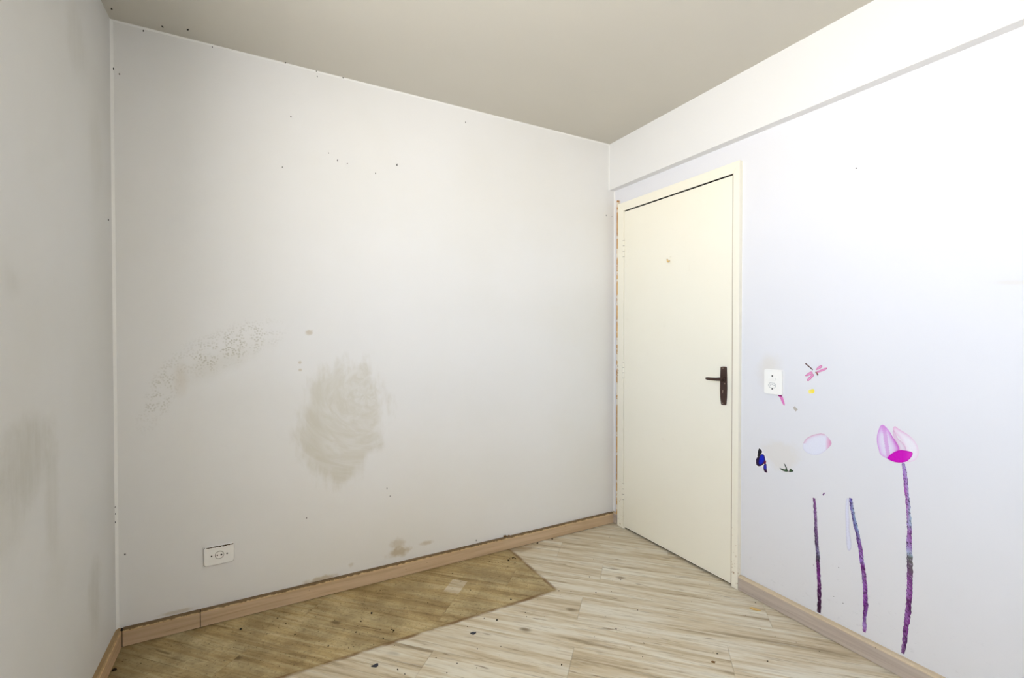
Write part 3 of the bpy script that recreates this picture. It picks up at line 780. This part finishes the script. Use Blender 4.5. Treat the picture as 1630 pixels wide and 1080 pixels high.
OX, OZ = 0.361, 0.3015
so = empty('wall_socket', (OX, 0, OZ))
tag(so, 'white two-pin wall socket set low on the back wall', 'socket')
bm = bmesh.new()
prism(bm, rounded(OX, OZ, 0.113, 0.080, 0.006), back3, 0.0, 0.009)
bevel(bm, 0.0022, 2, [e for e in bm.edges if all(abs(v.co.y + 0.009) < 1e-6 for v in e.verts)])
obj('plate', bm, M['plastic'], so)
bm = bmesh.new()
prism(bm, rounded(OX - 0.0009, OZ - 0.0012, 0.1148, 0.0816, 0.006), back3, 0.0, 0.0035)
obj('plate_shadow', bm, M['grime'], so)  # dark slab painting the plate's shadow at its left and bottom edges
def ring(bm, c, r0, r1, h, to3, d0, n=28):
    vs0 = []
    for r in (r0, r1):
        for dd in (d0, d0 + h):
            vs0.append([bm.verts.new(to3(c[0] + r * math.cos(2 * math.pi * i / n), c[1] + r * math.sin(2 * math.pi * i / n), dd)) for i in range(n)])
    a, b, c_, d_ = vs0
    for p, q in ((a, b), (b, d_), (d_, c_), (c_, a)):
        for i in range(n):
            bm.faces.new((p[i], p[(i + 1) % n], q[(i + 1) % n], q[i]))
bm = bmesh.new()
ring(bm, (OX + 0.001, OZ), 0.0158, 0.0172, 0.0006, back3, 0.009)
obj('socket_rim', bm, M['grime'], so)
bm = bmesh.new()
disc(bm, (OX + 0.001, -0.009, OZ), (0, -1, 0), 0.0156, 0.0012, 28)
face = obj('socket_face', bm, M['plastic'], so)
for dx, rr_ in ((-0.0068, 0.0030), (0.0085, 0.0036)):
    bm = bmesh.new()
    disc(bm, (OX + dx, -0.0102, OZ), (0, -1, 0), rr_, 0.0004, 12)
    obj('pin_hole', bm, M['hole'], face)
for dx in (-0.0285, 0.0305):
    bm = bmesh.new()
    disc(bm, (OX + dx, -0.009, OZ), (0, -1, 0), 0.0032, 0.0005, 12)
    obj('screw', bm, M['hole'], so)
bm = bmesh.new()
rr = random.Random(11)
up, dn = [], []
for i in range(27):
    x = OX - 0.048 + 0.1025 * i / 26
    f_ = 0.25 + 0.75 * (i / 26)
    dn.append((x, OZ + 0.040 - 0.0016 - f_ * rr.uniform(0.0004, 0.0055)))
    up.append((x, OZ + 0.0400))
prism(bm, dn + up[::-1], back3, 0.0060, 0.0096)
tag(obj('grime_line', bm, M['grime'], so), 'dark brown dirt along the upper edge')

SY, SZ = -1.1225, 1.0655
sw = empty('switch_plate', (W, SY, SZ))
tag(sw, 'white combined switch and socket plate on the wall beside the door', 'switch')
bm = bmesh.new()
prism(bm, rounded(SY, SZ, 0.086, 0.116, 0.005), right3, 0.0, 0.010)
bevel(bm, 0.0022, 2, [e for e in bm.edges if all(abs(v.co.x - (W - 0.010)) < 1e-6 for v in e.verts)])
obj('plate', bm, M['plastic'], sw)
for dz in (0.028, -0.033):
    bm = bmesh.new()
    disc(bm, (W - 0.010, SY + 0.003, SZ + dz), (-1, 0, 0), 0.0034, 0.0006, 12)
    obj('screw', bm, M['hole'], sw)
bm = bmesh.new()
prism(bm, rounded(SY + 0.003, SZ + 0.014, 0.034, 0.014, 0.002, 3), right3, 0.010, 0.0135)
bevel(bm, 0.001, 2, [e for e in bm.edges if all(abs(v.co.x - (W - 0.0135)) < 1e-6 for v in e.verts)])
obj('rocker', bm, M['plastic'], sw)
bm = bmesh.new()
hexp = [(SY + 0.003 + px * 0.0195, SZ - 0.0165 + pz * 0.0125) for px, pz in ((1, 0), (0.6, 1), (-0.6, 1), (-1, 0), (-0.6, -1), (0.6, -1))]
hin = [(SY + 0.003 + (a - SY - 0.003) * 0.88, SZ - 0.0165 + (b_ - SZ + 0.0165) * 0.86) for a, b_ in hexp]
lo = [bm.verts.new(right3(a, b_, 0.0106)) for a, b_ in hexp]
hi = [bm.verts.new(right3(a, b_, 0.0106)) for a, b_ in hin]
l2 = [bm.verts.new(right3(a, b_, 0.0098)) for a, b_ in hexp]
h2 = [bm.verts.new(right3(a, b_, 0.0098)) for a, b_ in hin]
for i in range(6):
    j = (i + 1) % 6
    for p, q in ((lo, hi), (hi, h2), (h2, l2), (l2, lo)):
        bm.faces.new((p[i], p[j], q[j], q[i]))
rim = obj('socket_rim', bm, M['plastic_grey'], sw)
for dy, dz in ((-0.009, 0.001), (0.0, 0.0045), (0.009, 0.001)):
    bm = bmesh.new()
    disc(bm, (W - 0.010, SY + 0.003 + dy, SZ - 0.0165 + dz), (-1, 0, 0), 0.0024, 0.0006, 10)
    obj('pin_hole', bm, M['plastic_grey'], sw)

# ------------------------------------------------------------------ wall stickers
def dist_edge(p, poly):
    best = 9
    for i in range(len(poly)):
        a, b = Vector(poly[i]), Vector(poly[(i + 1) % len(poly)])
        ab = b - a
        t = max(0, min(1, (p - a).dot(ab) / max(ab.length_squared, 1e-12)))
        best = min(best, (p - a - ab * t).length)
    return best

def inside(p, poly):
    c = False
    n = len(poly)
    for i in range(n):
        a, b = poly[i], poly[(i + 1) % n]
        if (a[1] > p[1]) != (b[1] > p[1]) and p[0] < (b[0] - a[0]) * (p[1] - a[1]) / (b[1] - a[1]) + a[0]:
            c = not c
    return c

def dens(poly, step):
    out = []
    for i in range(len(poly)):
        a, b = Vector(poly[i]), Vector(poly[(i + 1) % len(poly)])
        n = max(1, int((b - a).length / step))
        out += [tuple(a + (b - a) * (k / n)) for k in range(n)]
    return out

def film(name, poly, colfn, parent, level=0, step=0.006, smooth_poly=True):
    """thin printed film on the right wall; colfn(u, v, d) -> sRGB, u towards the room's near end, v up, d = metres from the rim"""
    if smooth_poly and len(poly) > 4:
        n = len(poly)
        nw = []
        for i in range(n):
            a, b = Vector(poly[i]), Vector(poly[(i + 1) % n])
            nw += [tuple(a * 0.75 + b * 0.25), tuple(a * 0.25 + b * 0.75)]
        poly = nw
    rimp = dens(poly, step)
    ys = [p[0] for p in rimp]
    zs = [p[1] for p in rimp]
    y0, y1, z0, z1 = min(ys), max(ys), min(zs), max(zs)
    pts = [Vector(p) for p in rimp]
    nr = len(pts)
    a = y0 + step / 2
    row = 0
    z = z0 + step / 2
    while z < z1:
        y = y0 + (step / 2 if row % 2 else 0)
        while y < y1:
            if inside((y, z), rimp) and dist_edge(Vector((y, z)), rimp) > step * 0.4:
                pts.append(Vector((y, z)))
            y += step
        z += step
        row += 1
    res = delaunay_2d_cdt(pts, [], [list(range(nr))], 1, 1e-7)
    vco, faces = res[0], res[2]
    front = 0.0005 + 0.0004 * level
    me = bpy.data.meshes.new(name)
    V = [(W - front, p.x, p.y) for p in vco]
    F = [tuple(f) for f in faces]
    C_ = []
    for p in vco:
        u = (y1 - p.x) / max(y1 - y0, 1e-6)
        v = (p.y - z0) / max(z1 - z0, 1e-6)
        C_.append(lin(colfn(u, v, dist_edge(Vector(p), rimp))))
    # rim down to the wall
    base = len(V)
    for p in rimp:
        V.append((W - front, p[0], p[1]))
        V.append((W, p[0], p[1]))
        u = (y1 - p[0]) / max(y1 - y0, 1e-6)
        v = (p[1] - z0) / max(z1 - z0, 1e-6)
        c = lin(colfn(u, v, 0.0))
        C_ += [c, c]
    for i in range(nr):
        j = (i + 1) % nr
        F.append((base + 2 * i, base + 2 * j, base + 2 * j + 1, base + 2 * i + 1))
    me.from_pydata(V, [], F)
    at = me.color_attributes.new('print', 'FLOAT_COLOR', 'POINT')
    for i, c in enumerate(C_):
        at.data[i].color = (*c, 1)
    me.materials.append(M['print'])
    o = bpy.data.objects.new(name, me)
    COL.objects.link(o)
    if parent is not None:
        o.parent = parent
        o.matrix_parent_inverse = parent.matrix_basis.inverted()
    return o

def lerp(a, b, t):
    t = max(0.0, min(1.0, t))
    return tuple(x + (y - x) * t for x, y in zip(a, b))

def centre(*polys):
    ys = [p[0] for q in polys for p in q]
    zs = [p[1] for q in polys for p in q]
    return (W, (min(ys) + max(ys)) / 2, min(zs))

def stem(name, spine, bands, seed, parent=None, px=0.0023):
    """ragged printed stem: spine of (y, z, width in image pixels), bands = list of (fraction from the top, left colour, right colour)"""
    r = random.Random(seed)
    # resample
    pts = []
    for a, b in zip(spine, spine[1:]):
        n = max(2, int(abs(b[1] - a[1]) / 0.004))
        for k in range(n):
            f = k / n
            pts.append(tuple(a[i] + (b[i] - a[i]) * f for i in range(3)))
    pts.append(spine[-1])
    top, bot = spine[0][1], spine[-1][1]
    cols = 5
    V, F, C_ = [], [], []
    jl = jr = 0.0
    for p in pts:
        f = (top - p[1]) / (top - bot)
        jl = jl * 0.5 + r.uniform(-1, 1) * 0.0012
        jr = jr * 0.5 + r.uniform(-1, 1) * 0.0012
        wd = p[2] * px / 2
        for i in range(len(bands) - 1):
            if bands[i][0] <= f <= bands[i + 1][0]:
                break
        q = (f - bands[i][0]) / max(1e-6, bands[i + 1][0] - bands[i][0])
        cl, cr = lerp(bands[i][1], bands[i + 1][1], q), lerp(bands[i][2], bands[i + 1][2], q)
        for k in range(cols):
            g = k / (cols - 1)
            y = p[0] + wd - 2 * wd * g + jl * (1 - g) + jr * g
            V.append((W - 0.0007, y, p[1]))
            c = lerp(cl, cr, g)
            n = r.random()
            if n < 0.16:
                c = lerp(c, (48, 24, 56), 0.7)
            elif n > 0.9:
                c = lerp(c, (205, 190, 222), 0.45)
            if k in (0, cols - 1) and r.random() < 0.3:
                c = lerp(c, (60, 26, 66), 0.7)
            C_.append(lin(c))
    rows = len(pts)
    for a in range(rows - 1):
        for k in range(cols - 1):
            i = a * cols + k
            F.append((i, i + 1, i + cols + 1, i + cols))
    base = len(V)
    ringi = [k for k in range(cols)] + [a * cols + cols - 1 for a in range(1, rows)] + [(rows - 1) * cols + k for k in range(cols - 2, -1, -1)] + [a * cols for a in range(rows - 2, 0, -1)]
    for i in ringi:
        V.append((W, V[i][1], V[i][2]))
        C_.append(C_[i])
    for i in range(len(ringi)):
        j = (i + 1) % len(ringi)
        F.append((ringi[i], ringi[j], base + j, base + i))
    me = bpy.data.meshes.new(name)
    me.from_pydata(V, [], F)
    at = me.color_attributes.new('print', 'FLOAT_COLOR', 'POINT')
    for i, c in enumerate(C_):
        at.data[i].color = (*c, 1)
    me.materials.append(M['print'])
    o = bpy.data.objects.new(name, me)
    COL.objects.link(o)
    if parent is not None:
        o.parent = parent
        o.matrix_parent_inverse = parent.matrix_basis.inverted()
    return o

fl_ = empty('flower_sticker', centre([(p[0], p[1]) for p in STEM_TALL]))
tag(fl_, 'tall pink lotus flower wall sticker with complete blossom and purple stem', 'sticker')
def petal_a(u, v, d):
    c = (226, 222, 240)
    c = lerp(c, (214, 150, 222), math.exp(-d / 0.006))
    c = lerp(c, (198, 92, 196), min(1.0, max(0, (u - 0.45)) * 2.6) * math.exp(-d / 0.010))
    if 0.34 < u - (0.5 - v) * 0.25 < 0.52:
        c = lerp(c, (206, 140, 212), 0.6)
    return lerp(c, (216, 140, 220), max(0, v - 0.72) * 2.6)
def petal_b(u, v, d):
    return lerp((226, 220, 232), (216, 176, 208), math.exp(-d / 0.004))
def petal_c(u, v, d):
    c = lerp((236, 234, 242), (232, 206, 228), math.exp(-d / 0.004))
    return lerp(c, (222, 160, 206), max(0, v - 0.62) * 2.0 * math.exp(-d / 0.010))
def base_col(u, v, d):
    c = lerp((206, 6, 188), (222, 78, 200), max(0, u - 0.62) * 2.2)
    return lerp(c, (176, 0, 160), math.exp(-d / 0.0015) * 0.5)
film('petal', PETAL_FAR, petal_c, fl_, 0, 0.004)
film('petal', PETAL_MIDDLE, petal_b, fl_, 1, 0.004)
film('petal', PETAL_NEAR_DOOR, petal_a, fl_, 2, 0.003)
film('blossom_base', FLOWER_BASE, base_col, fl_, 3, 0.004)
LAV, PUR, PLUM, GRY, TEAL, VIO = (176, 150, 208), (142, 70, 152), (78, 30, 74), (92, 92, 96), (156, 186, 206), (104, 92, 178)
stem('stem', STEM_TALL, [(0, LAV, (150, 130, 190)), (0.06, (160, 110, 190), LAV), (0.15, (170, 70, 170), (176, 170, 214)), (0.27, (170, 110, 180), TEAL), (0.31, LAV, TEAL),
                         (0.36, (170, 120, 190), PUR), (0.43, (180, 160, 214), (150, 110, 180)), (0.465, (180, 190, 220), TEAL), (0.485, GRY, (98, 100, 92)), (0.55, (110, 70, 116), (100, 96, 100)),
                         (0.60, PUR, (104, 54, 116)), (0.68, (182, 140, 204), PUR), (0.71, (112, 54, 112), (92, 34, 92)), (0.79, (176, 128, 200), (110, 44, 122)), (0.85, (120, 58, 130), PUR), (0.94, (120, 66, 132), (104, 56, 116)),
                         (1.0, (150, 110, 160), (104, 60, 120))], 21, fl_, 0.0020)

o = stem('stem_sticker', STEM_DARK, [(0, (110, 60, 104), PUR), (0.12, (120, 84, 140), (150, 110, 160)), (0.3, (88, 60, 100), (140, 110, 156)), (0.40, (60, 40, 70), (120, 104, 140)), (0.47, (110, 104, 150), (130, 130, 170)),
                                     (0.52, GRY, (84, 88, 100)), (0.58, (112, 40, 112), (98, 34, 104)), (0.68, (146, 70, 164), (104, 30, 112)), (0.78, (88, 28, 84), (96, 44, 104)), (0.9, (58, 20, 50), (70, 30, 72)), (1.0, (50, 24, 40), (60, 30, 58))], 5)
tag(o, 'straight dark purple stem sticker without a flower, nearest the switch plate', 'sticker')
o = stem('stem_sticker', STEM_BENT, [(0, VIO, (130, 120, 200)), (0.08, (112, 90, 170), TEAL), (0.2, (90, 80, 150), (150, 186, 220)), (0.29, (84, 44, 110), (150, 150, 200)), (0.36, (120, 80, 160), PUR), (0.42, (150, 90, 180), (168, 130, 204)),
                                     (0.47, (150, 120, 200), (160, 120, 200)), (0.5, (104, 34, 110), (110, 40, 116)), (0.58, (150, 120, 190), PUR), (0.68, (164, 110, 190), (124, 50, 142)), (0.8, (112, 40, 124), (128, 70, 156)), (0.88, (92, 34, 104), (150, 110, 190)),
                                     (0.95, (172, 140, 208), (160, 124, 196)), (1.0, (110, 50, 124), PUR)], 9, None, 0.0022)
tag(o, 'slanting purple and blue stem sticker in the middle of the three stems', 'sticker')
tag(film('peeled_strip', GHOST_STRIP, lambda u, v, d: lerp((224, 226, 244), (206, 206, 222), math.exp(-d / 0.0012)), None, 0, 0.006),
    'whitish backing strip hanging beside the slanting stem sticker', 'sticker')
def torn_col(u, v, d):
    c = (228, 230, 244)
    if v > 0.42 and u < 0.78:
        c = lerp(c, (218, 150, 184), math.exp(-d / 0.004) * 1.1)
    if u > 0.80:
        c = lerp(c, (222, 158, 196), (u - 0.78) * 6)
    return lerp(c, (202, 196, 212), math.exp(-d / 0.0012) * 0.5)
tag(film('torn_blossom', TORN_BLOOM, torn_col, None, 0, 0.004), 'faded remains of a torn pink and white blossom sticker', 'sticker')

bf = empty('butterfly_sticker', centre(BUTTERFLY_OUTLINE))
tag(bf, 'half of a blue and black butterfly sticker near the door frame', 'sticker')
solid = lambda c: (lambda u, v, d: c)
film('backing', BUTTERFLY_OUTLINE, solid((242, 240, 244)), bf, 0, 0.005)
film('forewing', BUTTERFLY_FOREWING, lambda u, v, d: (30, 28, 32) if math.sin(v * 40) < 0.75 or d > 0.003 else (160, 160, 165), bf, 1, 0.0025)
film('wing', BUTTERFLY_WING, solid((34, 16, 52)), bf, 1, 0.004)
film('wing_patch', BUTTERFLY_BLUE, lambda u, v, d: lerp((30, 20, 110), (14, 34, 190), d / 0.004), bf, 2, 0.003)
film('body_patch', BUTTERFLY_RED, solid((122, 22, 62)), bf, 3, 0.003)
film('hindwing', BUTTERFLY_TAIL, solid((36, 8, 40)), bf, 1, 0.004)
film('wing_patch', BUTTERFLY_TAIL_BLUE, solid((36, 40, 170)), bf, 2, 0.003)
tag(film('leaf_scrap', LEAF_SCRAP, lambda u, v, d: lerp((22, 30, 20), (60, 92, 56), d / 0.004), None, 0, 0.0025, False), 'dark green leaf scrap sticker right of the butterfly', 'sticker')

df = empty('dragonfly_sticker', centre(DRAGON_WING_D, DRAGON_WING_B))
tag(df, 'pink dragonfly sticker above the yellow scrap', 'sticker')
film('tail', DRAGON_TAIL, solid((92, 62, 56)), df, 0, 0.003)
wing = lambda u, v, d: lerp((196, 92, 140), (232, 160, 206), d / 0.0035)
for P_ in (DRAGON_WING_A, DRAGON_WING_B, DRAGON_WING_C, DRAGON_WING_D):
    film('wing', P_, wing, df, 0, 0.0025)
film('body', DRAGON_BODY, lambda u, v, d: (40, 34, 30) if v < 0.3 else (150, 84, 74), df, 1, 0.0025)
tag(film('yellow_scrap', YELLOW_SCRAP, lambda u, v, d: lerp((244, 236, 150), (250, 226, 60), u), None, 0, 0.004), 'small yellow sticker scrap below the dragonfly', 'sticker')
tag(film('pink_scrap', PINK_SCRAP, lambda u, v, d: (150, 40, 112) if v > 0.86 else (228, 130, 196), None, 0, 0.003), 'pink petal scrap peeking out under the switch plate', 'sticker')
tag(film('grey_scrap', GREY_SCRAP, solid((186, 180, 172)), None, 0, 0.004), 'tiny grey sticker scrap right of the pink scrap', 'sticker')
tag(film('purple_scrap', PURPLE_SCRAP, solid((112, 70, 128)), None, 0, 0.003, False), 'tiny purple sticker scrap above the dark stem', 'sticker')

# ------------------------------------------------------------------ specks on walls and ceiling (parts of them)
rr = random.Random(5)
for (x, z) in BACK_SPECKS:
    bm = bmesh.new()
    blob(bm, (x, -0.0005, z), (0.003, 0.002, 0.0055 * rr.uniform(0.6, 1.2)), rr)
    obj('speck', bm, M['speck'], wall_back)
for (x, y) in CEIL_SPECKS:
    bm = bmesh.new()
    blob(bm, (x, min(y, -0.003), H - 0.001), (0.0035, 0.006, 0.003), rr)
    obj('speck', bm, M['speck'], ceiling)
for (y, z) in LEFT_SPECKS:
    bm = bmesh.new()
    blob(bm, (0.0005, min(y, -0.006), z), (0.002, 0.004, 0.005), rr)
    obj('speck', bm, M['speck'], wall_left)
for (y, z) in RIGHT_SPECKS:
    bm = bmesh.new()
    k_ = 0.0035 if z > 1.5 else 0.0018
    blob(bm, (W - 0.0005, y, z), (0.0015, k_, k_), rr)
    obj('speck', bm, M['speck'], wall_right)

# ------------------------------------------------------------------ debris on the floor
def crumb(name, p, size, mat, label, cat='debris', seed=1):
    r = random.Random(seed)
    bm = bmesh.new()
    blob(bm, (p[0], p[1], size[2] * 0.8), size, r)
    return tag(obj(name, bm, mat), label, cat)
def flake(name, pts, z, th, mat, label):
    bm = bmesh.new()
    prism(bm, pts, lambda a, b, d: (a, b, d), z, z + th)
    return tag(obj(name, bm, mat), label, 'debris')
def around(p, offs):
    """offsets given along and across the view of a chip lying on the floor"""
    e1, e2 = Vector((0.879, -0.477)), Vector((0.477, 0.879))
    return [tuple(Vector(p) + e1 * a + e2 * b) for a, b in offs]
flake('wood_chip', around(P_CHIP, [(-0.021, 0.010), (-0.008, 0.014), (0.006, 0.004), (0.020, -0.012), (0.004, -0.011), (-0.012, -0.004)]), 0.0, 0.004, M['chip'], 'pale yellow wood chip on the floor beside the right baseboard')
flake('bark_chip', around(P_CHIP_BROWN, [(-0.009, 0.0), (-0.002, 0.005), (0.009, 0.001), (0.003, -0.006)]), 0.0, 0.003, M['chip_brown'], 'small brown chip on the bare planks at the photo bottom')
flake('dark_scrap', around(P_BUG_A, [(-0.014, -0.004), (-0.004, 0.001), (0.001, 0.008), (0.010, 0.009), (0.012, 0.0), (0.006, -0.007), (-0.004, -0.006)]), 0.0, 0.005, M['slate'], 'blue-black torn scrap lying on planks just outside the stained area, left one')
flake('dark_scrap', around(P_BUG_B, [(-0.012, -0.001), (-0.004, 0.004), (0.001, 0.008), (0.004, 0.003), (0.013, 0.005), (0.008, -0.002), (0.001, -0.008), (-0.004, -0.003)]), 0.0, 0.005, M['slate'], 'blue-black torn scrap near the stain edge, right one with spiky tips')
crumb('dirt_crumb', P_CRUMB_A, (0.0055, 0.0045, 0.004), M['speck'], 'black crumb near the short baseboard piece in the left corner', seed=2)
crumb('dirt_crumb', P_CRUMB_B, (0.0055, 0.0048, 0.005), M['speck'], 'black crumb in the middle of the stained floor area', seed=3)
crumb('dirt_crumb', P_CRUMB_C, (0.006, 0.004, 0.004), M['crumb'], 'brown crumb near the long front edge of the stained floor', seed=4)
crumb('dirt_crumb', P_CRUMB_D, (0.004, 0.004, 0.004), M['crumb'], 'lone dark crumb on pale planks right of the spiky scrap', seed=5)
crumb('dirt_crumb', P_CRUMB_E, (0.005, 0.003, 0.003), M['crumb'], 'dark crumb near the right end of the stained floor', seed=6)
crumb('dirt_lump', P_PLUG_A, (0.008, 0.006, 0.007), M['crumb'], 'dark dirt lump at the foot of the back baseboard, left of two', seed=7)
crumb('dirt_lump', P_PLUG_B, (0.008, 0.006, 0.006), M['crumb'], 'dark dirt lump at the foot of the back baseboard, right of two', seed=8)
crumb('dirt_lump', (max(P_CORNER[0], 0.03), P_CORNER[1]), (0.008, 0.010, 0.006), M['crumb'], 'dark dirt lump beside the left baseboard', seed=9)
crumb('plaster_bit', P_WHITE, (0.005, 0.004, 0.004), M['white_bit'], 'white plaster bit at the foot of the door frame', seed=10)
bm = bmesh.new()
rr = random.Random(17)
for i in range(7):
    blob(bm, (1.808 + rr.uniform(-0.030, 0.030), -0.009, BH + 0.004 + rr.uniform(0, 0.004)), (rr.uniform(0.005, 0.010), 0.005, 0.005), rr)
tag(obj('dirt_mound', bm, M['chip_brown']), 'little heap of dirt lying on top of the back baseboard', 'dirt')
bm = bmesh.new()
rr = random.Random(31)
for i in range(9):
    blob(bm, (P_CLUMP[0] + rr.uniform(-0.030, 0.030), P_CLUMP[1] + rr.uniform(-0.012, 0.012), 0.003), (rr.uniform(0.003, 0.006), 0.003, 0.003), rr)
o = tag(obj('dirt_clump', bm, M['crumb']), 'clump of dark dirt crumbs in the stained corner by the back baseboard', 'dirt', kind='stuff')
bm = bmesh.new()
for (x, y) in GRIT:
    s_ = rr.uniform(0.0016, 0.0032)
    blob(bm, (x, y, s_ * 0.6), (s_ * rr.uniform(1.0, 1.8), s_, s_ * 0.7), rr)
for i in range(170):
    x, y = rr.uniform(0.05, 1.80), rr.uniform(-0.50, -0.03)
    s_ = rr.uniform(0.0007, 0.0018)
    blob(bm, (x, y, s_ * 0.6), (s_ * rr.uniform(1.0, 1.8), s_, s_ * 0.7), rr)
for i in range(70):
    x, y = rr.uniform(0.6, 2.6), rr.uniform(-1.5, -0.1)
    s_ = rr.uniform(0.0007, 0.0016)
    blob(bm, (x, y, s_ * 0.6), (s_ * rr.uniform(1.0, 1.8), s_, s_ * 0.7), rr)
tag(obj('floor_grit', bm, M['crumb']), 'fine dark grit scattered over the laminate floor', 'grit', kind='stuff')
